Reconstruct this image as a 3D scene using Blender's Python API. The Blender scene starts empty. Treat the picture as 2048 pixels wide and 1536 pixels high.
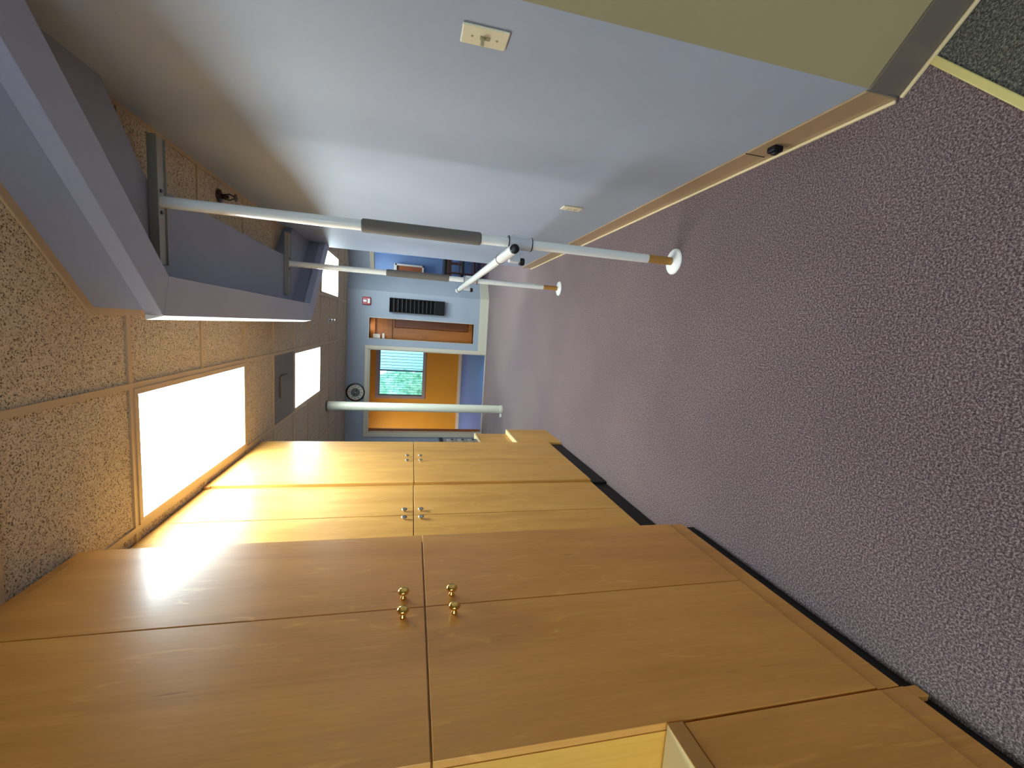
import bpy, bmesh, math, random
from mathutils import Vector, Matrix
random.seed(7)
S = bpy.context.scene
C = S.collection
PI = math.pi

# ------------------------------------------------------------------ camera
def make_camera():
    cd = bpy.data.cameras.new('camera'); co = bpy.data.objects.new('camera', cd); C.objects.link(co)
    yaw, pitch, roll, f, h = .1293, -.2345, .0372, 850.2, 1.341
    cy, sy, cp, sp = math.cos(yaw), math.sin(yaw), math.cos(pitch), math.sin(pitch)
    F = Vector((-sy*cp, cy*cp, sp)); R0 = Vector((cy, sy, 0)); U0 = R0.cross(F)
    c, s = math.cos(roll), math.sin(roll)
    R = c*R0 + s*U0; U = -s*R0 + c*U0
    # the phone was held on its side: picture-right is world-down, picture-up is world-right
    M = Matrix((-U, R, -F)).transposed().to_4x4(); M.translation = Vector((0, 0, h))
    co.matrix_world = M
    cd.sensor_width = 36; cd.lens = 36*f/2048; cd.clip_start = .02; cd.clip_end = 200
    S.camera = co
make_camera()

# ------------------------------------------------------------------ world and exposure
W = bpy.data.worlds.new('world'); S.world = W; W.use_nodes = True
bg = W.node_tree.nodes['Background']; bg.inputs[0].default_value = (.72, .88, 1.0, 1); bg.inputs[1].default_value = 3.3
S.view_settings.view_transform = 'Standard'; S.view_settings.look = 'None'
S.view_settings.exposure = 0.52; S.view_settings.gamma = 1.0; S.view_settings.use_curve_mapping = False
S.cycles.use_denoising = True
S.cycles.max_bounces = 8; S.cycles.diffuse_bounces = 5; S.cycles.glossy_bounces = 4
S.cycles.sample_clamp_indirect = 6
LAMP = 19.5      # strength of the ceiling light panels

# ------------------------------------------------------------------ helpers
def lin(c):
    return tuple((x/255/12.92 if x/255 <= .04045 else ((x/255+.055)/1.055)**2.4) for x in c) + (1,)

def mat(name, col, rough=.5, metal=0, spec=.5, coat=0, coat_rough=.1, emit=None, alpha=1, trans=0):
    m = bpy.data.materials.new(name); m.use_nodes = True
    b = m.node_tree.nodes['Principled BSDF']
    b.inputs['Base Color'].default_value = lin(col); b.inputs['Roughness'].default_value = rough
    b.inputs['Metallic'].default_value = metal; b.inputs['Specular IOR Level'].default_value = spec
    b.inputs['Coat Weight'].default_value = coat; b.inputs['Coat Roughness'].default_value = coat_rough
    b.inputs['Transmission Weight'].default_value = trans
    if emit:
        b.inputs['Emission Color'].default_value = lin(emit[0]); b.inputs['Emission Strength'].default_value = emit[1]
    return m

def nodes(m):
    nt = m.node_tree; return nt, nt.nodes, nt.links, nt.nodes['Principled BSDF']

def add(nt, t, **kw):
    n = nt.nodes.new(t)
    for k, v in kw.items(): setattr(n, k, v)
    return n

def coords(nt, scale=(1, 1, 1), rot=(0, 0, 0)):
    tc = add(nt, 'ShaderNodeTexCoord'); mp = add(nt, 'ShaderNodeMapping')
    mp.inputs['Scale'].default_value = scale; mp.inputs['Rotation'].default_value = rot
    nt.links.new(tc.outputs['Object'], mp.inputs['Vector']); return mp.outputs['Vector']

def noise(nt, vec, scale, detail=3, rough=.5, dist=0):
    n = add(nt, 'ShaderNodeTexNoise'); n.inputs['Scale'].default_value = scale
    n.inputs['Detail'].default_value = detail; n.inputs['Roughness'].default_value = rough
    n.inputs['Distortion'].default_value = dist
    nt.links.new(vec, n.inputs['Vector']); return n.outputs['Fac']

def ramp(nt, fac, stops):
    r = add(nt, 'ShaderNodeValToRGB'); cr = r.color_ramp
    while len(cr.elements) < len(stops): cr.elements.new(.5)
    for e, (p, c) in zip(cr.elements, stops): e.position = p; e.color = c
    nt.links.new(fac, r.inputs['Fac']); return r.outputs['Color']

def mix(nt, fac, a, b, mode='MIX'):
    m = add(nt, 'ShaderNodeMix', data_type='RGBA', blend_type=mode)
    for s, v in ((m.inputs[0], fac), (m.inputs[6], a), (m.inputs[7], b)):
        if hasattr(v, 'is_output'): nt.links.new(v, s)
        else: s.default_value = v
    return m.outputs[2]

def bump(nt, b, h, strength, dist=.01):
    n = add(nt, 'ShaderNodeBump'); n.inputs['Strength'].default_value = strength; n.inputs['Distance'].default_value = dist
    nt.links.new(h, n.inputs['Height']); nt.links.new(n.outputs['Normal'], b.inputs['Normal'])

# ------------------------------------------------------------------ materials
def paint(name, col, var=.06, rough=.55, spec=.35):
    m = mat(name, col, rough, spec=spec); nt, N, L, b = nodes(m)
    v = coords(nt)
    a = lin(col); d = tuple(x*(1-var) for x in a[:3]) + (1,); e = tuple(min(1, x*(1+var)) for x in a[:3]) + (1,)
    L.new(ramp(nt, noise(nt, v, 1.7, 3), [(.3, d), (.7, e)]), b.inputs['Base Color'])
    bump(nt, b, noise(nt, v, 260, 2), .12, .002)
    return m

def wood(name, col, axis=2, spec=.38, rough=.32, contrast=1.0, coat=.35, seed=0):
    m = mat(name, col, rough, spec=spec, coat=coat, coat_rough=.16); nt, N, L, b = nodes(m)
    sc = [1, 1, 1]; sc[axis] = .22
    v = coords(nt, tuple(sc))
    a = Vector(lin(col)[:3])
    f = lambda k, g=1: (min(1, a[0]*k), min(1, a[1]*k*g), min(1, a[2]*k*g*g), 1)
    c = contrast
    base = ramp(nt, noise(nt, v, 5+seed, 5, .55, .9), [(.25, f(1-.20*c, .93)), (.5, f(1)), (.75, f(1+.16*c, 1.03))])
    sc2 = [1, 1, 1]; sc2[axis] = .03
    fine = ramp(nt, noise(nt, coords(nt, tuple(sc2)), 120, 3), [(.35, (.955, .945, .93, 1)), (.65, (1.02, 1.02, 1.02, 1))])
    col1 = mix(nt, 1.0, base, fine, 'MULTIPLY')
    sc3 = [1, 1, 1]; sc3[axis] = .22
    streak = ramp(nt, noise(nt, coords(nt, tuple(sc3)), 17, 4, .6, 1.5), [(.60, (0, 0, 0, 1)), (.74, (.8, .8, .8, 1))])
    col2 = mix(nt, streak, col1, f(1+.28*c, 1.08))
    sc4 = [1, 1, 1]; sc4[axis] = .09
    fleck = ramp(nt, noise(nt, coords(nt, tuple(sc4)), 26, 2, .5, 0), [(.745, (0, 0, 0, 1)), (.77, (.75, .75, .75, 1))])
    col3 = mix(nt, fleck, col2, f(.45, .8))
    L.new(col3, b.inputs['Base Color'])
    return m

def carpet(name, dark, mid, light, tint, scale=230):
    m = mat(name, mid, .95, spec=.1); nt, N, L, b = nodes(m)
    v = coords(nt)
    n1 = noise(nt, v, scale*.8, 4, .9)
    c = ramp(nt, n1, [(.39, lin(dark)), (.49, lin(mid)), (.60, lin(light))])
    blot = ramp(nt, noise(nt, v, 40, 3, .6), [(.42, (0, 0, 0, 1)), (.7, (.5, .5, .5, 1))])
    c = mix(nt, blot, c, lin(tint), 'MIX')
    c = mix(nt, .55, c, ramp(nt, n1, [(.39, lin(dark)), (.49, lin(mid)), (.60, lin(light))]))
    worn = ramp(nt, noise(nt, v, 1.1, 3), [(.35, (.88, .86, .88, 1)), (.65, (1.08, 1.08, 1.02, 1))])
    c = mix(nt, 1.0, c, worn, 'MULTIPLY')
    L.new(c, b.inputs['Base Color'])
    b.inputs['Sheen Weight'].default_value = .25
    b.inputs['Sheen Roughness'].default_value = .4
    bump(nt, b, n1, .8, .006)
    return m

def tile_mat():
    m = mat('mineral_ceiling_tile', (196, 172, 142), .9, spec=.1); nt, N, L, b = nodes(m)
    v = coords(nt)
    base = ramp(nt, noise(nt, v, 60, 4, .7), [(.3, lin((190, 172, 148))), (.7, lin((216, 199, 174)))])
    pit = ramp(nt, noise(nt, v, 190, 3, .7, .4), [(.40, (1, 1, 1, 1)), (.47, (0, 0, 0, 1))])
    c = mix(nt, pit, base, lin((98, 78, 62)))
    L.new(c, b.inputs['Base Color'])
    bump(nt, b, pit, .5, -.003)
    return m

M = {}
M['wall'] = paint('grey_blue_paint', (162, 171, 187))
M['wall_far'] = paint('grey_blue_wall_paint', (158, 168, 180))
M['beige'] = paint('beige_paint', (168, 152, 112))
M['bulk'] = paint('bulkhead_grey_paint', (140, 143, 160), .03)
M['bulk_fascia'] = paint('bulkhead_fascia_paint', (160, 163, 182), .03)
M['fascia_lit'] = paint('lit_fascia_edge', (235, 230, 215), .02)  # light on the fascia's long face put into a near-white colour
M['base_tan'] = mat('tan_vinyl_base', (168, 140, 104), .35)
M['base_lip'] = mat('cream_vinyl_lip', (226, 204, 158), .4)
M['base_shaded'] = mat('shaded_vinyl_base', (112, 100, 88), .35)  # darker tone carries the shade on the return wall's base
M['base_cream'] = mat('cream_baseboard', (205, 200, 178), .4)
M['trim'] = mat('greige_trim', (206, 198, 176), .4)
M['carpet'] = carpet('purple_loop_carpet', (46, 32, 40), (98, 77, 84), (192, 170, 168), (126, 106, 96))
M['carpet_dark'] = carpet('charcoal_loop_carpet', (26, 24, 24), (66, 62, 58), (150, 146, 130), (70, 68, 62), 200)
M['strip'] = mat('yellow_transition_vinyl', (206, 190, 122), .45)
M['tile'] = tile_mat()
M['grid'] = mat('tan_ceiling_grid', (186, 160, 126), .45)
M['diff'] = mat('lit_diffuser', (240, 248, 250), .5, emit=((226, 244, 250), LAMP))
M['vent'] = mat('brown_vent_metal', (108, 98, 92), .5)
M['maple'] = wood('maple_veneer', (222, 156, 76), coat=.18, contrast=.85)
M['maple_mid'] = wood('golden_maple_veneer', (220, 166, 88), coat=0, rough=.36, spec=.09, seed=2, contrast=.8)
M['maple_side'] = wood('pale_maple_panel', (232, 174, 76), seed=1, contrast=.5)
M['maple_top'] = mat('cream_laminate', (236, 214, 158), .35)
M['edge'] = mat('maple_edge_band', (190, 134, 70), .45)
M['toe_shade'] = mat('toe_shade_black', (16, 14, 14), .6)  # near-black stands for the deep shade in the toe recess
M['brass'] = mat('polished_brass', (226, 184, 96), .12, 1)
M['nickel'] = mat('satin_nickel', (190, 182, 166), .25, 1)
M['white'] = mat('white_enamel', (232, 234, 230), .22, coat=.3)
M['cream_enamel'] = mat('cream_enamel', (212, 212, 190), .35)
M['white_plastic'] = mat('white_plastic', (240, 240, 236), .3)
M['foam'] = mat('grey_foam', (106, 101, 94), .85)
M['black'] = mat('black_rubber', (14, 14, 18), .35)
M['clampgrey'] = mat('light_grey_clamp', (196, 200, 204), .35)
M['brown_tube'] = mat('tan_tube', (176, 128, 62), .4)
M['track'] = mat('grey_steel_track', (150, 146, 136), .4, .3)
M['ivory'] = mat('ivory_plastic', (222, 212, 178), .35)
M['ivory_dark'] = mat('aged_ivory_toggle', (160, 148, 112), .4)
M['slot'] = mat('dark_slot', (40, 34, 26), .6)
M['steel'] = mat('chrome', (200, 200, 200), .15, 1)
M['bronze'] = mat('dark_bronze', (58, 40, 34), .35, .6)
M['red'] = mat('red_plastic', (168, 22, 42), .3)
M['black_plastic'] = mat('black_plastic', (9, 9, 11), .5, spec=.25)
M['lip_grey'] = mat('dark_grey_edge', (50, 48, 46), .5)
M['orange'] = paint('orange_paint', (204, 144, 38), .05, .6)
M['blue'] = paint('blue_wall_paint', (126, 152, 184), .05, .5)
M['blue_light'] = paint('pale_blue_wall_paint', (150, 184, 226), .03)
M['blue_floor'] = mat('blue_floor', (72, 112, 176), .5, spec=.3)
M['dark_floor'] = mat('dark_plum_floor', (96, 74, 88), .6)
M['oak'] = wood('oak_door_wood', (186, 114, 44), rough=.4, coat=.15, seed=3)
M['oak_dark'] = wood('dark_oak_door_wood', (140, 76, 32), rough=.4, coat=.1, seed=4)
M['window_frame'] = mat('taupe_window_frame', (150, 138, 138), .4)
M['blind'] = mat('blind_slat', (120, 150, 175), .5)
M['paper'] = mat('white_paper', (252, 252, 244), .8)
M['chair_wood'] = mat('dark_mahogany', (52, 24, 20), .35)
M['chair_seat'] = mat('black_vinyl', (14, 16, 18), .4)
M['desk_wood'] = wood('walnut_slats', (104, 58, 26), rough=.4, seed=5)
M['clock_face'] = mat('clock_face_white', (226, 222, 206), .3)
M['clock_grey'] = mat('clock_face_grey', (110, 112, 108), .3)
M['clock_rim'] = mat('dark_brown_rim', (44, 24, 16), .25)
M['siding'] = mat('pale_cyan_siding', (186, 222, 245), .8)
mg = mat('hedge_green', (96, 190, 110), .8); nt, N, L, b = nodes(mg)
L.new(ramp(nt, noise(nt, coords(nt), 9, 4, .7), [(.35, lin((84, 150, 130))), (.55, lin((150, 212, 178))), (.75, lin((225, 245, 235)))]), b.inputs['Base Color'])
M['leaf'] = mg
M['lawn'] = mat('lawn_green', (90, 150, 70), .9)
g = bpy.data.materials.new('window_glass'); g.use_nodes = True; M['glass'] = g
nt = g.node_tree; nt.nodes.remove(nt.nodes['Principled BSDF'])
gl = add(nt, 'ShaderNodeBsdfGlossy'); gl.inputs['Roughness'].default_value = .02
tr = add(nt, 'ShaderNodeBsdfTransparent'); tr.inputs[0].default_value = (.93, .97, 1, 1)
mx = add(nt, 'ShaderNodeMixShader'); mx.inputs[0].default_value = .06
nt.links.new(tr.outputs[0], mx.inputs[1]); nt.links.new(gl.outputs[0], mx.inputs[2])
nt.links.new(mx.outputs[0], nt.nodes['Material Output'].inputs['Surface'])

# ------------------------------------------------------------------ geometry helpers
def bm_new(): return bmesh.new()

def box(bm, x0, x1, y0, y1, z0, z1):
    x0, x1 = sorted((x0, x1)); y0, y1 = sorted((y0, y1)); z0, z1 = sorted((z0, z1))
    v = [bm.verts.new(p) for p in ((x0,y0,z0),(x1,y0,z0),(x1,y1,z0),(x0,y1,z0),(x0,y0,z1),(x1,y0,z1),(x1,y1,z1),(x0,y1,z1))]
    for f in ((0,3,2,1),(4,5,6,7),(0,1,5,4),(1,2,6,5),(2,3,7,6),(3,0,4,7)): bm.faces.new([v[i] for i in f])
    return bm

def prism(bm, pts, z0, z1):
    """vertical prism over a plan polygon (counter-clockwise)"""
    a = [bm.verts.new((p[0], p[1], z0)) for p in pts]; t = [bm.verts.new((p[0], p[1], z1)) for p in pts]
    n = len(pts)
    bm.faces.new(a[::-1]); bm.faces.new(t)
    for i in range(n): bm.faces.new((a[i], a[(i+1) % n], t[(i+1) % n], t[i]))
    return bm

def ring(bm, outer, inner, z0, z1):
    """open band between two plan polylines of equal length"""
    n = len(outer)
    for i in range(n-1):
        prism(bm, [outer[i], outer[i+1], inner[i+1], inner[i]], z0, z1)
    return bm

def lathe(bm, prof, seg=32, mtx=None):
    """prof: list of (r, h); revolved about Z then moved by mtx"""
    mtx = mtx or Matrix()
    rows = []
    for r, h in prof:
        if r < 1e-6: rows.append([bm.verts.new(mtx @ Vector((0, 0, h)))])
        else: rows.append([bm.verts.new(mtx @ Vector((r*math.cos(2*PI*i/seg), r*math.sin(2*PI*i/seg), h))) for i in range(seg)])
    for a, b in zip(rows, rows[1:]):
        for i in range(seg):
            j = (i+1) % seg
            if len(a) == 1 and len(b) == 1: continue
            if len(a) == 1: bm.faces.new((a[0], b[j], b[i]))
            elif len(b) == 1: bm.faces.new((a[i], a[j], b[0]))
            else: bm.faces.new((a[i], a[j], b[j], b[i]))
    return bm

def align(p, d):
    d = Vector(d).normalized(); q = Vector((0, 0, 1)).rotation_difference(d)
    return Matrix.Translation(Vector(p)) @ q.to_matrix().to_4x4()

def tube(bm, a, b, r, r2=None, seg=28):
    a = Vector(a); b = Vector(b); l = (b-a).length; r2 = r if r2 is None else r2
    return lathe(bm, [(0, 0), (r, 0), (r2, l), (0, l)], seg, align(a, b-a))

def obj(name, bm, m, parent=None, bev=0, smooth=None, seg=2):
    bmesh.ops.recalc_face_normals(bm, faces=bm.faces)
    if smooth is not None:
        for f in bm.faces: f.smooth = True
        for e in bm.edges:
            if len(e.link_faces) == 2 and e.calc_face_angle(0) > math.radians(smooth): e.smooth = False
    me = bpy.data.meshes.new(name); bm.to_mesh(me); bm.free()
    me.materials.append(M[m] if isinstance(m, str) else m)
    o = bpy.data.objects.new(name, me); C.objects.link(o)
    if parent is not None:
        o.parent = parent
        p = parent; off = Vector((0, 0, 0))
        while p is not None: off += p.location; p = p.parent
        me.transform(Matrix.Translation(-off))
    if bev:
        md = o.modifiers.new('edges', 'BEVEL'); md.width = bev; md.segments = seg; md.limit_method = 'ANGLE'; md.angle_limit = .6
        md.harden_normals = False
    return o

def bx(name, m, d, parent=None, bev=0): return obj(name, box(bm_new(), *d), m, parent, bev)

def thing(name, label, cat, loc=(0, 0, 0), group=None):
    o = bpy.data.objects.new(name, None); C.objects.link(o); o.location = loc; o.empty_display_size = .1
    o['label'] = label; o['category'] = cat
    if group: o['group'] = group
    return o

def tag(o, label, cat, group=None):
    o['label'] = label; o['category'] = cat
    if group: o['group'] = group
    return o

def struct(o): o['kind'] = 'structure'; return o

def dup(root, loc, label=None):
    r = root.copy(); C.objects.link(r); r.location = loc
    if label: r['label'] = label
    for ch in list(root.children):
        c = ch.copy(); C.objects.link(c); c.parent = r
        for g_ in ch.children:
            d_ = g_.copy(); C.objects.link(d_); d_.parent = c
    return r

# ------------------------------------------------------------------ the room shell
ZC = 2.44
XR = .742            # right wall
YF = 7.80            # far wall
T = .61
GX = -.328; GY = 2.002
s2 = math.sqrt(.5)

# floor: purple carpet, edge runs diagonally (x - y = -.18) by the near right corner
cut = .18
fl = bm_new()
prism(fl, [(-3.0, -2.82), (3.4, 3.58), (3.4, 6.0), (1.25, 7.76), (.88, 8.08), (.52, 7.82), (-3.0, 7.82)], -.05, 0)
struct(obj('floor', fl, 'carpet'))
f2 = bm_new(); prism(f2, [(-3.0, -3.2), (3.4, -3.2), (3.4, 3.58), (-3.0, -2.82)], -.05, 0)
struct(obj('floor_2', f2, 'carpet_dark'))
st = bm_new()
def diag(x, o): return (x + o*s2, x + cut - o*s2)
prism(st, [diag(-.6, -.004), diag(-.6, .016), diag(.835, .016), diag(.812, -.004)], -.002, .006)
struct(obj('trim_1', st, 'strip', bev=.003))

# ceiling tiles with real grid
ce = bm_new(); box(ce, -2.9, 3.4, -3.2, 8.3, ZC+.004, ZC+.03)
ceiling = struct(obj('ceiling', ce, 'tile'))
gb = bm_new()
for i in range(-4, 7):
    x = GX + T*i
    if -2.9 < x < 3.4: box(gb, x-.012, x+.012, -3.2, 8.2, ZC-.004, ZC+.005)
for j in range(-8, 11):
    y = GY + T*j
    if -3.2 < y < 8.2: box(gb, -2.9, 3.4, y-.012, y+.012, ZC-.0035, ZC+.0052)
struct(obj('ceiling_grid', gb, 'grid', ceiling))

# right wall block, its far end and the diagonal beige return
rw = bm_new(); prism(rw, [(XR, 1.045), (.90, 1.20), (.90, 4.99), (XR, 4.99)], 0, ZC+.004)
struct(obj('wall_right', rw, 'wall'))
rb = bm_new(); prism(rb, [(XR, 1.045), (2.9, -.98), (3.0, -.88), (.842, 1.145)], 0, ZC+.004)
struct(obj('wall_right_return', rb, 'beige'))
# vinyl base with a moulded lip
def cove(name, pts, h, m, lipm, t=.008):
    """base along a plan polyline; room is to the left of travel direction"""
    b1 = bm_new(); b2 = bm_new()
    def offs(k):
        out = []
        for i, p in enumerate(pts):
            d1 = Vector(pts[min(i+1, len(pts)-1)]) - Vector(pts[max(i-1, 0)]) if 0 < i < len(pts)-1 else (Vector(pts[1])-Vector(pts[0]) if i == 0 else Vector(pts[-1])-Vector(pts[-2]))
            d1.normalize(); n = Vector((-d1.y, d1.x)); out.append((p[0]+n.x*k, p[1]+n.y*k))
        return out
    P0 = [tuple(p) for p in pts]; P1 = offs(t); P2 = offs(t+.010)
    ring(b1, P0, P1, 0, h); ring(b2, P1, P2, 0, .010)
    o = struct(obj(name, b1, m, bev=.002)); struct(obj('base_lip', b2, lipm, o, bev=.003))
    return o
cove('baseboard_right', [(XR, 1.05), (XR, 4.99)], .115, 'base_tan', 'base_lip')
cove('baseboard_right_return', [(2.7, -.79), (XR, 1.045)], .115, 'base_shaded', 'base_lip')
cr = bm_new(); box(cr, XR-.0095, XR-.006, 1.497, 1.5005, .03, .116); struct(obj('trim_2', cr, 'slot'))

# far wall with doorway and the narrow window recess
def wall_xz(name, y0, y1, x0, x1, holes, m, z1=ZC+.004):
    """wall along X; holes: (x0,x1,z0,z1) sorted by x"""
    bm = bm_new(); cx = x0
    for hx0, hx1, hz0, hz1 in holes:
        box(bm, cx, hx0, y0, y1, 0, z1)
        if hz0 > 0: box(bm, hx0, hx1, y0, y1, 0, hz0)
        if hz1 < z1: box(bm, hx0, hx1, y0, y1, hz1, z1)
        cx = hx1
    box(bm, cx, x1, y0, y1, 0, z1)
    return struct(obj(name, bm, m))
wall_xz('wall_far', YF, YF+.13, -2.9, .515, [(-2.0, -.485, 0, 2.07), (-.30, .055, .255, 2.07)], 'wall_far')
# chamfered piece and the diagonal header over the blue room opening
ch = bm_new(); prism(ch, [(.515, YF), (.885, 8.08), (.885, 8.21), (.515, 7.93)], 0, ZC+.004); struct(obj('wall_corner', ch, 'wall_far'))
hd = bm_new(); prism(hd, [(.885, 8.08), (2.6, 6.58), (2.6, 6.71), (.885, 8.21)], 2.10, ZC+.004); struct(obj('wall_header', hd, 'wall_far'))
ht = bm_new(); prism(ht, [(.885, 8.07), (2.6, 6.57), (2.6, 6.70), (.885, 8.22)], 2.03, 2.10); struct(obj('trim_3', ht, 'trim', bev=.004))
cove('baseboard_far', [(.885, 8.08), (.515, YF), (-.43, YF)], .155, 'base_cream', 'base_cream', .014)

# doorway trim
tr_ = bm_new()
box(tr_, -.485, -.425, YF-.02, YF+.0, 0, 2.13); box(tr_, -2.06, -2.0, YF-.02, YF, 0, 2.13); box(tr_, -2.0, -.485, YF-.02, YF, 2.07, 2.13)
d1 = struct(obj('door_1', tr_, 'trim', bev=.003))
jb = bm_new(); box(jb, -.50, -.486, YF-.004, YF+.134, 0, 2.06); box(jb, -1.999, -1.985, YF-.004, YF+.134, 0, 2.06); box(jb, -1.985, -.50, YF-.004, YF+.134, 2.05, 2.069)
struct(obj('door_jamb', jb, 'trim', d1))
th = bm_new(); box(th, -1.985, -.50, YF+.0, YF+.025, 0, .012); struct(obj('threshold', th, 'base_cream', d1))
# recess: thin light edge, oak panelling behind
rc = bm_new()
box(rc, -.308, -.300, YF-.006, YF+.13, .248, 2.078); box(rc, .055, .063, YF-.006, YF+.13, .248, 2.078)
box(rc, -.30, .055, YF-.006, YF+.13, .247, .255); box(rc, -.30, .055, YF-.006, YF+.13, 2.07, 2.078)
struct(obj('window_1', rc, 'trim'))

# left wall, wall behind the camera
struct(bx('wall_left', 'wall', (-1.70, -1.58, -3.2, 4.06, 0, ZC+.004)))
struct(bx('wall_left_far', 'wall_far', (-2.9, -2.75, 4.06, YF, 0, ZC+.004)))
struct(bx('wall_left_step', 'wall_far', (-2.75, -1.70, 3.94, 4.06, 0, ZC+.004)))
wb = bm_new(); box(wb, -2.6, -1.5, -3.2, -3.08, 0, ZC); box(wb, 2.1, 3.2, -3.2, -3.08, 0, ZC); box(wb, -1.5, 2.1, -3.2, -3.08, 0, .65); box(wb, -1.5, 2.1, -3.2, -3.08, 2.2, ZC)
struct(obj('wall_back', wb, 'wall'))
struct(bx('wall_side', 'beige', (3.0, 3.12, -3.2, -.8, 0, ZC)))
w2 = bm_new()
for a in ((-1.5, -1.45), (.275, .325), (2.05, 2.1)): box(w2, a[0], a[1], -3.17, -3.1, .65, 2.2)
box(w2, -1.45, 2.05, -3.17, -3.1, .65, .7); box(w2, -1.45, 2.05, -3.17, -3.1, 2.15, 2.2)
w2o = struct(obj('window_2', w2, 'trim'))
struct(bx('window_pane', 'glass', (-1.45, 2.05, -3.138, -3.132, .7, 2.15), w2o))
# space beyond the right wall's far end
struct(bx('wall_hall', 'wall_far', (2.6, 2.72, 3.0, 7.0, 0, ZC+.004)))
struct(bx('wall_hall_near', 'wall_far', (.90, 2.72, 2.9, 3.0, 0, ZC+.004)))

# ------------------------------------------------------------------ orange room beyond the doorway
YO = 11.6
struct(bx('floor_3', 'blue_floor', (-4.6, .4, YF+.03, YO, -.05, .004)))
struct(bx('ceiling_2', 'tile', (-4.6, .4, YF+.13, YO, 2.55, 2.6)))
WX0, WX1, WZ0, WZ1 = -1.93, -.74, 1.03, 2.16
wall_xz('wall_orange', YO, YO+.15, -4.6, .4, [(WX0, WX1, WZ0, WZ1)], 'orange', 2.6)
struct(bx('wall_orange_left', 'orange', (-4.72, -4.6, YF+.13, YO+.15, 0, 2.6)))
struct(bx('wall_orange_right', 'orange', (.40, .5, 8.75, YO+.15, 0, 2.6)))
struct(bx('wall_orange_front', 'orange', (-4.6, -2.9, YF+.02, YF+.13, 0, 2.6)))
struct(bx('baseboard_orange', 'trim', (-4.6, .4, YO-.015, YO, 0, .085)))
wf = bm_new()
box(wf, WX0-.08, WX0, YO-.02, YO+.15, WZ0-.08, WZ1+.08); box(wf, WX1, WX1+.08, YO-.02, YO+.15, WZ0-.08, WZ1+.08)
box(wf, WX0, WX1, YO-.02, YO+.15, WZ1, WZ1+.08); box(wf, WX0, WX1, YO-.02, YO+.15, WZ0-.08, WZ0)
w3 = struct(obj('window_3', wf, 'window_frame', bev=.004))
mu = bm_new(); mxx = -1.27; box(mu, mxx-.02, mxx+.02, YO+.05, YO+.09, WZ0, WZ1); struct(obj('mullion', mu, 'blind', w3))
struct(bx('window_pane', 'glass', (WX0, WX1, YO+.10, YO+.106, WZ0, WZ1), w3))
bl = bm_new()
k = 0; x = WX0+.03
while x < WX1-.02:
    w_ = .0055 if x > -1.3 else .003; box(bl, x-w_, x+w_, YO+.0, YO+.035, WZ0+.01, WZ1-.04); x += .078 if x > -1.3 else .062; k += 1
box(bl, WX0, WX1, YO-.0, YO+.04, WZ1-.035, WZ1)
tag(obj('window_blind', bl, 'blind'), 'pale vertical-slat blind hanging in the window of the orange room', 'blind')
# outside: lawn, hedge and a pale cyan sided wall
struct(bx('ground', 'lawn', (-14, 10, YO+.15, 40, -.35, -.3)))
hg = bm_new()
bmesh.ops.create_icosphere(hg, subdivisions=5, radius=1)
from mathutils import noise as mn
for v in hg.verts:
    n = v.co.normalized(); k = 1 + .16*mn.noise(n*3) + .07*mn.noise(n*11) + .04*mn.noise(n*25)
    v.co = Vector((n.x*2.6*k, n.y*1.3*k, n.z*3.2*k)) + Vector((-4.35, 15.4, 1.7))
tag(obj('hedge', hg, 'leaf'), 'bright green leafy bush outside behind the window blind', 'bush')
sd = bm_new()
box(sd, -1.95, 6.0, 18.0, 18.3, -.3, 6.0)
for i in range(34): box(sd, -1.95, 6.0, 17.985, 18.0, -.3+i*.18, -.3+i*.18+.16)
struct(obj('wall_outside', sd, 'siding'))

# oak closet behind the narrow recess
ok = bm_new(); box(ok, -.46, .22, 8.24, 8.27, .2, 2.12); o_ = struct(obj('door_2', ok, 'oak'))
pm = bm_new(); box(pm, -.46, .22, 8.20, 8.24, 2.0, 2.12)
box(pm, -.46, .22, 8.20, 8.24, 1.70, 1.80)
struct(obj('door_rail', pm, 'oak', o_, bev=.006))
pn = bm_new(); box(pn, -.10, .22, 8.212, 8.24, .3, 1.66); struct(obj('door_panel', pn, 'oak_dark', o_, bev=.02))
cb = bm_new()
box(cb, -.47, -.44, YF+.131, 8.27, .2, 2.14); box(cb, .20, .23, YF+.131, 8.27, .2, 2.14)
box(cb, -.47, .23, YF+.131, 8.27, 2.12, 2.15); box(cb, -.47, .23, YF+.131, 8.27, .17, .2)
struct(obj('door_casing', cb, 'oak_dark', o_))
nt_ = bm_new(); box(nt_, -.415, -.235, 8.19, 8.199, 1.915, 2.035)
tag(obj('paper_notice', nt_, 'paper'), 'larger white paper stuck high inside the oak-lined recess', 'paper')
nt_ = bm_new(); prism(nt_, [(-.415, 8.185), (-.215, 8.185), (-.215, 8.192), (-.415, 8.192)], 1.835, 1.875)
tag(obj('paper_strip', nt_, 'paper'), 'narrow white paper strip just below the larger paper in the oak recess', 'paper')

# dark open door leaf at the left jamb of the orange room
dl = bm_new(); box(dl, -1.985, -1.945, YF+.134, YF+.175, .012, 2.05)
d3 = struct(obj('door_3', dl, 'oak_dark'))

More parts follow.
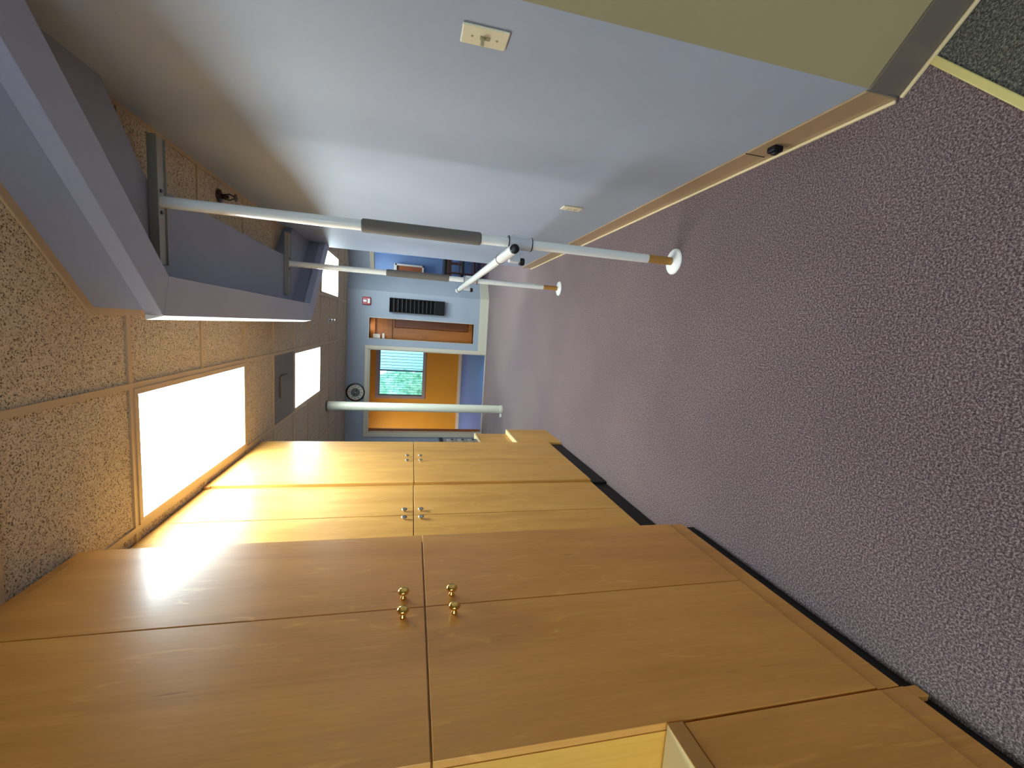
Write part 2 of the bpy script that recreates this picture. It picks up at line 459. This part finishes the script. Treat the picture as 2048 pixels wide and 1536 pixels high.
# ------------------------------------------------------------------ blue room beyond the diagonal opening
struct(bx('floor_4', 'dark_floor', (.40, 3.4, 7.6, 10.6, -.06, -.002)))
struct(bx('ceiling_3', 'tile', (.5, 3.4, 8.25, 10.6, ZC+.031, 2.55)))
struct(bx('wall_blue_side', 'wall_far', (2.6, 2.72, 6.7, 8.9, 0, ZC+.004)))
struct(bx('wall_blue', 'blue', (.50, 3.4, 10.5, 10.62, 0, 2.55)))
struct(bx('wall_blue_right', 'blue_light', (1.54, 1.62, 8.9, 10.5, 0, 2.55)))
struct(bx('wall_blue_left', 'blue', (.50, .58, 8.22, 10.5, 0, 2.55)))
lg = struct(bx('wall_blue_front', 'wall_far', (1.62, 3.4, 8.9, 8.98, 0, 2.55)))
# little framed hatch on the blue wall
hx0, hx1 = .90, 1.335
t = thing('wall_cabinet', 'cream framed brown hatch box on the blue wall beyond the opening', 'wall cabinet', (1.1, 10.5, 1.2))
fr = bm_new()
for a in ((hx0, hx0+.04, 1.13, 1.78), (hx1-.04, hx1, 1.13, 1.78), (hx0, hx1, 1.74, 1.80), (hx0, hx1, 1.13, 1.17)): box(fr, a[0], a[1], 10.34, 10.5, a[2], a[3])
obj('frame', fr, 'trim', t, bev=.004)
obj('panel', box(bm_new(), hx0+.04, hx1-.04, 10.38, 10.499, 1.17, 1.74), 'oak_dark', t)

# ------------------------------------------------------------------ hanging bulkhead on the right
P = [(XR, 1.031), (-.033, 1.806), (-.033, 4.147), (XR, 4.922)]
Q = [(XR, 1.221), (.112, 1.851), (.112, 4.097), (XR, 4.727)]
e = .015
P2 = [(XR, 1.031+e*1.414), (-.033+e, 1.806+e*.414), (-.033+e, 4.147-e*.414), (XR, 4.922-e*1.414)]
Q2 = [(XR, 1.221-e*1.414), (.112-e, 1.851-e*.414), (.112-e, 4.097+e*.414), (XR, 4.727+e*1.414)]
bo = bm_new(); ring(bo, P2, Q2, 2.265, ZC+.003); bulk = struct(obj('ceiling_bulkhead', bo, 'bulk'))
fa = bm_new(); ring(fa, P, Q, 2.22, 2.275); struct(obj('fascia', fa, 'bulk_fascia', bulk, bev=.002))
ws = bm_new()
v_ = [ws.verts.new(p) for y_, yy_ in ((1.812, 1.806), (4.140, 4.150)) for p in ((-.0331, y_, 2.2215), (-.051, yy_, 2.276), (-.0331, yy_, 2.276))]
ws.faces.new(v_[:3][::-1]); ws.faces.new(v_[3:])
for i in range(3): ws.faces.new((v_[i], v_[(i+1) % 3], v_[3+(i+1) % 3], v_[3+i]))
struct(obj('lit_edge_strip', ws, 'fascia_lit', bulk))  # sloped pale strip imitates light caught along the fascia
ZP = 2.375
H = [(XR, 1.80), (.478, 2.05), (.478, 3.86), (XR, 4.13)]
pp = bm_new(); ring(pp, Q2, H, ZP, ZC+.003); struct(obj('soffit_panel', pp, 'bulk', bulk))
# wall angle where the bulkhead meets the tiles
an = bm_new()
o1 = [(XR, 1.031-.02), (-.033-.012, 1.806-.008), (-.033-.012, 4.147+.008), (XR, 4.922+.02)]
ring(an, o1, P2, ZC-.006, ZC+.002); struct(obj('wall_angle', an, 'grid', bulk))
# wall angles of the room
wa = bm_new(); box(wa, XR-.018, XR, 1.8, 4.2, ZC-.0045, ZC+.001); box(wa, -2.7, .515, YF-.02, YF, ZC-.0045, ZC+.001); struct(obj('trim_4', wa, 'grid'))

# ------------------------------------------------------------------ ceiling lights and vent
def light(x, y, label, on='diff'):
    t = thing('ceiling_light', label, 'ceiling light', (x, y, ZC), 'recessed ceiling light panels')
    f = bm_new(); w = .026; z0, z1 = ZC-.008, ZC+.002
    X0, X1, Y0, Y1 = x+.012, x+T-.012, y+.012, y+2*T-.012
    box(f, X0, X0+w, Y0, Y1, z0, z1); box(f, X1-w, X1, Y0, Y1, z0, z1); box(f, X0+w, X1-w, Y0, Y0+w, z0, z1); box(f, X0+w, X1-w, Y1-w, Y1, z0, z1)
    obj('frame', f, 'grid', t, bev=.002)
    obj('diffuser', box(bm_new(), X0+w, X1-w, Y0+w, Y1-w, ZC-.004, ZC+.002), on, t)
    return t
light(GX-T, GY, 'nearest and largest-looking lit panel, between the golden cabinets and the bulkhead')
light(GX-T, GY+4*T, 'lit ceiling panel just beyond the brown vent plate')
light(GX+T, GY+6*T, 'lit ceiling panel partly hidden behind the far end of the bulkhead')
for x, y in ((GX-T, GY-7*T),):
    light(x, y, 'lit ceiling panel near the rear window of the room')
t = thing('ceiling_vent', 'dark brown flat air vent plate between two lit ceiling panels', 'vent', (GX-T, GY+3*T, ZC))
obj('plate', box(bm_new(), GX-T+.012, GX-.012, GY+3*T+.012, GY+4*T-.012, ZC-.005, ZC+.002), 'vent', t)
vb = box(bm_new(), -.715, -.525, 3.98, 4.19, ZC-.022, ZC-.006)
obj('deflector', vb, 'vent', t, bev=.004)
# area lamps at the ceilings of the neighbouring rooms, plus an added recess fill
def lamp(name, loc, size, power, col=(1, 1, 1)):
    l = bpy.data.lights.new(name, 'AREA'); l.shape = 'SQUARE'; l.size = size; l.energy = power; l.color = col
    o = bpy.data.objects.new(name, l); C.objects.link(o); o.location = loc; return o
lamp('orange_room_lamp', (-3.7, 10.1, 2.5), .8, 68, (1, .93, .82))
lamp('blue_room_lamp', (1.05, 9.7, 2.45), .5, 12, (.86, .93, 1))
lamp('recess_fill', (-.1, 8.08, 2.1), .12, .4, (1, .95, .85))  # added fill that brightens the oak recess, not a fixture
lamp('hall_lamp', (1.9, 4.2, 2.4), .6, 30, (.9, .95, 1))

# sprinkler heads
def sprinkler(x, y, m, label):
    t = thing('sprinkler_head', label, 'sprinkler', (x, y, ZC), 'ceiling sprinkler heads')
    b_ = bm_new(); lathe(b_, [(0, 0), (.038, 0), (.036, -.006), (.018, -.012), (0, -.012)], 24, Matrix.Translation((x, y, ZC-.003))); obj('escutcheon', b_, m, t, smooth=30)
    b_ = bm_new(); lathe(b_, [(0, -.01), (.014, -.01), (.014, -.03), (.009, -.034), (.009, -.05), (0, -.05)], 16, Matrix.Translation((x, y, ZC))); obj('body', b_, m, t, smooth=30)
    b_ = bm_new()
    for sgn in (-1, 1):
        tube(b_, (x+sgn*.012, y, ZC-.03), (x+sgn*.017, y, ZC-.055), .0035, seg=8); tube(b_, (x+sgn*.017, y, ZC-.055), (x+sgn*.004, y, ZC-.078), .0035, seg=8)
    obj('yoke', b_, m, t)
    b_ = bm_new(); lathe(b_, [(0, -.078), (.007, -.078), (.022, -.084), (.022, -.087), (0, -.087)], 20, Matrix.Translation((x, y, ZC))); obj('deflector', b_, 'steel' if m == 'steel' else m, t, smooth=30)
sprinkler(-.035, 6.15, 'steel', 'small chrome sprinkler head in the open ceiling past the bulkhead')
sprinkler(.645, 2.86, 'bronze', 'dark bronze sprinkler head inside the bulkhead above the near pole')

# ------------------------------------------------------------------ white pipe column
t = thing('pipe_column', 'slim round cream white column from carpet to ceiling by the cabinets', 'column', (-1.186, 6.12, 0))
b_ = bm_new(); lathe(b_, [(0, 0), (.064, 0), (.064, .03), (.060, .035), (.060, 2.415), (.055, 2.434), (0, 2.434)], 40, Matrix.Translation((-1.186, 6.12, .0))); obj('shaft', b_, 'cream_enamel', t, smooth=30)
b_ = bm_new(); lathe(b_, [(.061, 2.425), (.068, 2.43), (.068, 2.436), (.061, 2.436)], 32, Matrix.Translation((-1.186, 6.12, 0))); obj('ceiling_collar', b_, 'vent', t, smooth=30)
obj('foot_bracket', box(bm_new(), -1.30, -1.24, 6.10, 6.115, .0, .03), 'white', t)

# ------------------------------------------------------------------ floor-to-ceiling poles with the horizontal bar
def pole(y, x, label):
    t = thing('support_pole', label, 'support pole', (x, y, 0), 'white poles under the bulkhead')
    zt = ZP-.03
    b_ = bm_new(); box(b_, .17, .665, y-.03, y+.03, zt, ZP-.001)
    tr = obj('ceiling_track', b_, 'track', t, bev=.003)
    b_ = bm_new(); box(b_, .17, .665, y-.033, y-.029, zt-.006, ZP-.002); box(b_, .17, .665, y+.029, y+.033, zt-.006, ZP-.002); obj('track_flange', b_, 'track', tr)
    for sx in (-.042, .042):
        b_ = bm_new(); lathe(b_, [(0, 0), (.0075, 0), (.0075, -.004), (0, -.004)], 12, Matrix.Translation((x+sx, y, zt))); obj('screw', b_, 'black', tr)
    b_ = bm_new(); tube(b_, (x, y, 1.575), (x, y, zt), .0235); obj('upper_tube', b_, 'white', t, smooth=30)
    b_ = bm_new(); lathe(b_, [(0, 1.04), (.024, 1.04), (.030, 1.046), (.030, 1.572), (.024, 1.578), (0, 1.578)], 32, Matrix.Translation((x, y, 0))); obj('foam_grip', b_, 'foam', t, smooth=30)
    b_ = bm_new(); tube(b_, (x, y, .16), (x, y, 1.045), .0225); obj('lower_tube', b_, 'white', t, smooth=30)
    b_ = bm_new(); tube(b_, (x, y, .012), (x, y, .165), .0205); obj('inner_tube', b_, 'brown_tube', t, smooth=30)
    b_ = bm_new(); lathe(b_, [(0, 0), (.066, 0), (.067, .004), (.062, .010), (.028, .016), (.022, .022), (0, .022)], 40, Matrix.Translation((x, y, 0))); obj('base_disc', b_, 'white_plastic', t, smooth=40)
    # clamp round the pole, with its arm and knob
    b_ = bm_new(); lathe(b_, [(0, .795), (.031, .795), (.031, .905), (0, .905)], 32, Matrix.Translation((x, y, 0)))
    box(b_, x-.02, x+.036, y-.02, y+.02, .812, .89)
    cl = obj('clamp', b_, 'clampgrey', t, smooth=30)
    for z in (.791, .905):
        b_ = bm_new(); lathe(b_, [(.0225, z), (.033, z), (.033, z+.004), (.0225, z+.004)], 32, Matrix.Translation((x, y, 0))); obj('clamp_ring', b_, 'black', cl, smooth=30)
    b_ = bm_new(); box(b_, x-.092, x-.046, y-.026, y+.026, .846, .900); box(b_, x-.06, x-.02, y-.016, y+.016, .85, .885); obj('clamp_arm', b_, 'clampgrey', cl, bev=.006)
    b_ = bm_new(); lathe(b_, [(0, 0), (.016, 0), (.018, .003), (.018, .02), (.015, .024), (0, .024)], 14, align((x-.085, y, .846), (0, 0, -1))); obj('clamp_knob', b_, 'black', cl)
    return t
pole(2.075, .418, 'nearer white pole with grey foam grip, tan foot and round white base')
pole(3.92, .420, 'farther white pole with grey foam grip at the far end of the bar')
t = thing('grab_bar', 'white horizontal bar with black end cap clamped between the two poles', 'grab bar', (.358, 1.85, .915))
bxx, bz = .349, .924
b_ = bm_new(); tube(b_, (bxx, 1.853, bz), (bxx, 2.17, bz), .0225); obj('near_sleeve', b_, 'white', t, smooth=30)
b_ = bm_new(); tube(b_, (bxx, 2.165, bz), (bxx, 4.13, bz), .0205); obj('bar_tube', b_, 'white', t, smooth=30)
b_ = bm_new(); tube(b_, (bxx, 4.12, bz), (bxx, 4.27, bz), .0225); obj('far_sleeve', b_, 'white', t, smooth=30)
for yy in (2.155, 4.12):
    b_ = bm_new(); lathe(b_, [(.0205, 0), (.0245, 0), (.0245, .006), (.0205, .006)], 28, align((bxx, yy, bz), (0, 1, 0))); obj('ring', b_, 'black', t, smooth=30)
b_ = bm_new(); lathe(b_, [(0, -.004), (.012, -.0035), (.0195, 0), (.021, .004), (.021, .012), (0, .012)], 32, align((bxx, 1.845, bz), (0, 1, 0))); obj('end_cap', b_, 'black', t, smooth=40)

# ------------------------------------------------------------------ wall plates
def plate(name, label, cat, y, z, kind):
    t = thing(name, label, cat, (XR, y, z))
    b_ = bm_new(); box(b_, XR-.007, XR-.0005, y-.036, y+.036, z-.060, z+.060); obj('cover_plate', b_, 'ivory', t, bev=.005, )
    if kind == 'switch':
        obj('slot', box(bm_new(), XR-.0085, XR-.006, y-.006, y+.006, z-.014, z+.012), 'ivory_dark', t)
        b_ = bm_new(); prism(b_, [(XR-.024, y-.0045), (XR-.007, y-.0045), (XR-.007, y+.0045), (XR-.024, y+.0045)], z+.001, z+.010); obj('toggle', b_, 'ivory_dark', t, bev=.001)
    else:
        for dz in (-.021, .021):
            b_ = bm_new(); lathe(b_, [(0, 0), (.0165, 0), (.0155, .003), (0, .003)], 24, align((XR-.0065, y, z+dz), (-1, 0, 0))); r_ = obj('receptacle', b_, 'ivory', t, smooth=30)
            b_ = bm_new(); box(b_, XR-.0105, XR-.009, y-.0075, y-.0055, z+dz-.004, z+dz+.006); box(b_, XR-.0105, XR-.009, y+.0055, y+.0075, z+dz-.004, z+dz+.006); box(b_, XR-.0105, XR-.009, y-.002, y+.002, z+dz-.011, z+dz-.007); obj('slots', b_, 'slot', r_)
    for dz in ((-.032, .032) if kind == 'switch' else (0,)):
        b_ = bm_new(); lathe(b_, [(0, 0), (.0034, 0), (.0028, .0015), (0, .0015)], 12, align((XR-.007, y, z+dz), (-1, 0, 0))); obj('screw', b_, 'ivory_dark', t)
plate('light_switch', 'ivory toggle light switch plate high on the grey right wall', 'light switch', 1.188, 1.188, 'switch')
plate('wall_outlet', 'small ivory double power outlet low on the grey right wall', 'power outlet', 2.50, .448, 'outlet')
t = thing('cable_jack', 'small black cable jack mounted on the tan base of the right wall', 'jack', (XR, 1.412, .065))
obj('jack_body', box(bm_new(), XR-.030, XR-.0085, 1.392, 1.432, .045, .085), 'black_plastic', t, bev=.006)
obj('jack_port', box(bm_new(), XR-.036, XR-.029, 1.402, 1.422, .055, .075), 'slot', t, bev=.002)

# ------------------------------------------------------------------ far wall fittings
t = thing('fire_alarm', 'red fire alarm strobe with clear lens near the ceiling on far wall', 'fire alarm', (.33, YF, 2.12))
obj('housing', box(bm_new(), .262, .398, YF-.045, YF-.0005, 2.05, 2.19), 'red', t, bev=.012)
obj('lens', box(bm_new(), .29, .37, YF-.062, YF-.044, 2.06, 2.10), 'white_plastic', t, bev=.008)
obj('lettering', box(bm_new(), .312, .348, YF-.047, YF-.044, 2.12, 2.175), 'white_plastic', t)
# black letter tray organiser
t = thing('file_rack', 'tall black multi-slot paper organiser hung on the far wall', 'file rack', (.29, YF, .8))
x0, x1, z0, z1 = .172, .415, .80, 1.74
b_ = bm_new(); box(b_, x0, x0+.012, YF-.10, YF, z0, z1); box(b_, x1-.012, x1, YF-.10, YF, z0, z1); box(b_, x0, x1, YF-.008, YF, z0, z1); box(b_, x0, x1, YF-.10, YF, z1-.012, z1); box(b_, x0, x1, YF-.10, YF, z0, z0+.15)
obj('case', b_, 'black_plastic', t, bev=.003)
for i in range(11):
    z = z0+.165+i*.0695
    b_ = bm_new(); box(b_, x0+.012, x1-.012, YF-.098, YF-.01, z, z+.006); s_ = obj('shelf', b_, 'black_plastic', t)
    obj('shelf_lip', box(bm_new(), x0+.013, x1-.013, YF-.101, YF-.098, z-.001, z+.009), 'lip_grey', s_)
# clock
ccx, ccz = -1.262, 2.272
t = thing('wall_clock', 'round dark rimmed wall clock between the doorway trim and ceiling', 'clock', (ccx, YF, ccz))
am = align((ccx, YF, ccz), (0, -1, 0))
b_ = bm_new(); lathe(b_, [(0, 0), (.158, 0), (.163, .012), (.155, .034), (.138, .036), (.134, .022), (0, .022)], 56, am); obj('rim', b_, 'clock_rim', t, smooth=35)
b_ = bm_new(); lathe(b_, [(0, .022), (.133, .022), (.133, .0235), (0, .0235)], 48, am); obj('dial', b_, 'clock_face', t)
b_ = bm_new(); lathe(b_, [(0, .0235), (.078, .0235), (.078, .0245), (0, .0245)], 40, am); obj('dial_center', b_, 'clock_grey', t)
for i in range(12):
    a = i*PI/6
    cu = bpy.data.curves.new('hour_numeral', 'FONT'); cu.body = str(12 if i == 0 else i); cu.size = .046; cu.align_x = 'CENTER'; cu.align_y = 'CENTER'; cu.extrude = .0006
    o = bpy.data.objects.new('text_source', cu); C.objects.link(o); bpy.context.view_layer.update()
    me = bpy.data.meshes.new_from_object(o.evaluated_get(bpy.context.evaluated_depsgraph_get())); bpy.data.objects.remove(o)
    me.materials.clear(); me.materials.append(M['black_plastic']); o = bpy.data.objects.new('hour_numeral', me); C.objects.link(o); o.parent = t
    o.location = (math.sin(a)*.106, -.0245, math.cos(a)*.106); o.rotation_euler = (PI/2, 0, 0)
for ang, ln, wd in ((2.15, .055, .010), (5.1, .085, .007)):
    b_ = bm_new(); box(b_, -wd/2, wd/2, -.0015, .0015, -.01, ln)
    bmesh.ops.transform(b_, matrix=Matrix.Translation((ccx, YF-.027, ccz)) @ Matrix.Rotation(ang, 4, 'Y'), verts=b_.verts); obj('hand', b_, 'black_plastic', t)
b_ = bm_new(); lathe(b_, [(0, .030), (.008, .030), (.008, .024), (0, .024)], 16, am); obj('hub', b_, 'white_plastic', t)
for a in range(4):
    b_ = bm_new(); p = am @ Vector((math.cos(a*PI/2)*.148, math.sin(a*PI/2)*.148, .034)); lathe(b_, [(0, 0), (.006, 0), (.004, .004), (0, .004)], 10, align(p, (0, -1, 0))); obj('rim_stud', b_, 'brass', t)

# ------------------------------------------------------------------ tall maple cabinets
def knob(p, m, parent, s=1):
    if m == 'nickel':
        b_ = bm_new(); lathe(b_, [(0, 0), (.006, 0), (.0055, .007), (.0125, .0095), (.0150, .0125), (.0135, .0155), (.0085, .017), (0, .0172)], 32, align(p, (1, 0, 0)))
        return obj('knob', b_, m, parent, smooth=50)
    b_ = bm_new()
    lathe(b_, [(0, 0), (.0075*s, 0), (.0085*s, .002*s), (.008*s, .006*s), (.0052*s, .010*s), (.0048*s, .014*s), (.008*s, .0165*s), (.0145*s, .0195*s), (.0158*s, .0235*s), (.0140*s, .0275*s), (.009*s, .0300*s), (0, .0310*s)], 32, align(p, (1, 0, 0)))
    return obj('knob', b_, m, parent, smooth=50)

def tall_unit(label, X, y0, y1, ym, zs, zb, ztop, m, km, ks, zrail, near_end=True, knob_dz=(.065, -.085), kdy=.045):
    """X: door front plane, y0..y1 span, ym door seam, zs seam between lower and upper doors, zb door bottom"""
    t = thing('tall_cabinet', label, 'cabinet', (X-.3, (y0+y1)/2, 0), 'tall maple storage cabinets')
    dt = .019; g_ = .0022
    b_ = bm_new(); box(b_, -1.575, X-dt-.0015, y0+.001, y1-.001, zrail, ztop)
    obj('carcass', b_, 'maple_side' if near_end else m, t, bev=.001)
    b_ = bm_new(); box(b_, -1.5, X-.02, y0+.003, y1-.003, 0, zrail); obj('shaded_toe_board', b_, 'toe_shade', t)  # board brought forward in black to stand for shade under the doors
    if zb - zrail > .02:
        obj('bottom_rail', box(bm_new(), X-dt-.001, X-.004, y0+.001, y1-.001, zrail, zb-.003), m, t, bev=.001)
    obj('top_rail', box(bm_new(), X-dt-.001, X-.006, y0+.001, y1-.001, 2.408, ztop), m, t, bev=.001)
    for (a, b) in ((y0, ym), (ym, y1)):
        for (za, zb_, kz) in ((zb, zs, zs+knob_dz[1]), (zs, 2.405, zs+knob_dz[0])):
            d = obj('door', box(bm_new(), X-dt, X, a+g_, b-g_, za+g_, zb_-g_), m, t, bev=.0015)
            ky = ym - kdy if b == ym else ym + kdy
            knob((X, ky, kz), km, d, ks)
    return t
tall_unit('nearest tall maple cabinet with two upper and two lower doors and brass knobs', -.855, .741, 1.677, 1.222, 1.273, .135, 2.436, 'maple', 'brass', 1.12, .060)
tall_unit('middle tall maple cabinet, its near part hidden behind the nearest cabinet', -.986, 1.70, 2.583, 2.155, 1.300, .118, 2.436, 'maple_mid', 'nickel', .85, .115, False, (.047, -.037), .047)
tall_unit('farthest tall maple cabinet, standing slightly proud before the low stepped cabinet', -.972, 2.587, 3.526, 3.055, 1.297, .118, 2.436, 'maple_mid', 'nickel', .85, .115, False, (.047, -.047), .055)
# filler between near and middle cabinet is the near cabinet's own end panel
# base cabinet beside the camera
t = thing('base_cabinet', 'low maple base cabinet with cream worktop before the nearest tall cabinet', 'cabinet', (-1.2, .2, 0))
b_ = bm_new(); box(b_, -1.575, -.876, -.9, .738, .052, .712); obj('carcass', b_, 'maple', t)
obj('shaded_toe_board', box(bm_new(), -1.5, -.878, -.9, .736, 0, .052), 'toe_shade', t)  # black board doubles as the shade below the base cabinet
obj('foot_block', box(bm_new(), -.8775, -.860, .705, .738, .010, .051), 'maple', t, bev=.002)
obj('bottom_rail', box(bm_new(), -.875, -.859, -.9, .738, .052, .13), 'maple', t)
obj('worktop', box(bm_new(), -1.575, -.855, -.9, .738, .714, .752), 'maple_top', t, bev=.001)
obj('worktop_edge', box(bm_new(), -.855, -.852, -.9, .738, .714, .752), 'edge', t)
for a, b in ((.17, .738), (-.39, .168)):
    obj('door', box(bm_new(), -.874, -.855, a+.002, b-.002, .135, .708), 'maple', t, bev=.0015)
# stepped low cabinet at the far end
t = thing('stepped_cabinet', 'low two-step maple cabinet past the farthest tall cabinet', 'cabinet', (-1.2, 3.76, 0))
lo1 = obj('lower_box', box(bm_new(), -1.575, -.972, 3.53, 3.99, 0, .395), 'maple_mid', t, bev=.001)
obj('lower_top', box(bm_new(), -1.575, -.972, 3.53, 3.99, .397, .412), 'maple_top', t, bev=.001)
obj('upper_box', box(bm_new(), -1.575, -1.012, 3.53, 3.97, .413, .708), 'maple_mid', t, bev=.001)
obj('upper_top', box(bm_new(), -1.575, -1.008, 3.53, 3.975, .71, .726), 'maple_top', t, bev=.001)
t = thing('equipment_box', 'grey metal equipment box with black cap on top of the stepped cabinet', 'equipment box', (-1.2, 3.7, .726))
obj('case', box(bm_new(), -1.32, -1.02, 3.60, 3.80, .727, 1.04), 'track', t, bev=.004)
obj('cap', box(bm_new(), -1.33, -1.01, 3.59, 3.81, 1.041, 1.075), 'black_plastic', t, bev=.003)
for i in range(3):
    z = .77+i*.095
    obj('front_plate', box(bm_new(), -1.0205, -1.014, 3.612, 3.788, z-.04, z+.042), 'track', t, bev=.003)
    for yy in (3.65, 3.75):
        b_ = bm_new(); lathe(b_, [(0, 0), (.012, 0), (.010, .008), (0, .008)], 16, align((-1.014, yy, z), (1, 0, 0))); obj('dial', b_, 'slot', t, smooth=30)

# ------------------------------------------------------------------ furniture glimpsed in the blue room
t = thing('wooden_desk', 'black-topped desk with brown slatted front beyond the diagonal opening', 'desk', (1.15, 9.5, 0))
dx0, dx1 = .95, 1.50
obj('desktop', box(bm_new(), dx0-.03, dx1+.03, 9.20, 9.75, .70, .745), 'chair_seat', t, bev=.008)
b_ = bm_new()
for i in range(11):
    x = dx0 + .01 + i*(dx1-dx0-.02)/11
    box(b_, x, x+.038, 9.25, 9.262, .585, .70)
obj('slatted_front', b_, 'desk_wood', t)
for lx in (dx0, dx1-.035):
    for ly in (9.262, 9.69): obj('leg', box(bm_new(), lx, lx+.035, ly, ly+.035, 0, .70), 'chair_wood', t)
obj('apron', box(bm_new(), dx0+.035, dx1-.035, 9.264, 9.275, .585, .70), 'chair_wood', t)
def chair(x, y, rz, label):
    t = thing('side_chair', label, 'chair', (0, 0, 0), 'mahogany side chairs')
    w = .40; d = .40; q = .032
    obj('seat', box(bm_new(), -w/2-.01, w/2+.01, -d/2-.01, d/2, .395, .455), 'chair_seat', t, bev=.018)
    for sx in (-1, 1):
        x_ = sx*(w/2-q/2)
        obj('leg', box(bm_new(), x_-q/2, x_+q/2, -d/2, -d/2+q, 0, .395), 'chair_wood', t, bev=.003)
        obj('leg', box(bm_new(), x_-q/2, x_+q/2, d/2-q, d/2, 0, .72), 'chair_wood', t, bev=.003)
        obj('side_stretcher', box(bm_new(), x_-q/3, x_+q/3, -d/2+q, d/2-q, .14, .17), 'chair_wood', t)
    obj('top_rail', box(bm_new(), -w/2+q, w/2-q, d/2-q+.003, d/2-.003, .665, .715), 'chair_wood', t, bev=.004)
    obj('back_splat', box(bm_new(), -.025, .025, d/2-q+.008, d/2-.008, .456, .665), 'chair_wood', t)
    obj('front_stretcher', box(bm_new(), -w/2+q, w/2-q, -d/2+.005, -d/2+.025, .12, .15), 'chair_wood', t)
    t.location = (x, y, 0); t.rotation_euler = (0, 0, rz)
    return t
chair(1.19, 8.78, PI+.12, 'dark mahogany chair with black seat, squarely in the diagonal opening')
chair(.72, 8.98, PI-.1, 'dark mahogany chair half hidden behind the farther white pole')
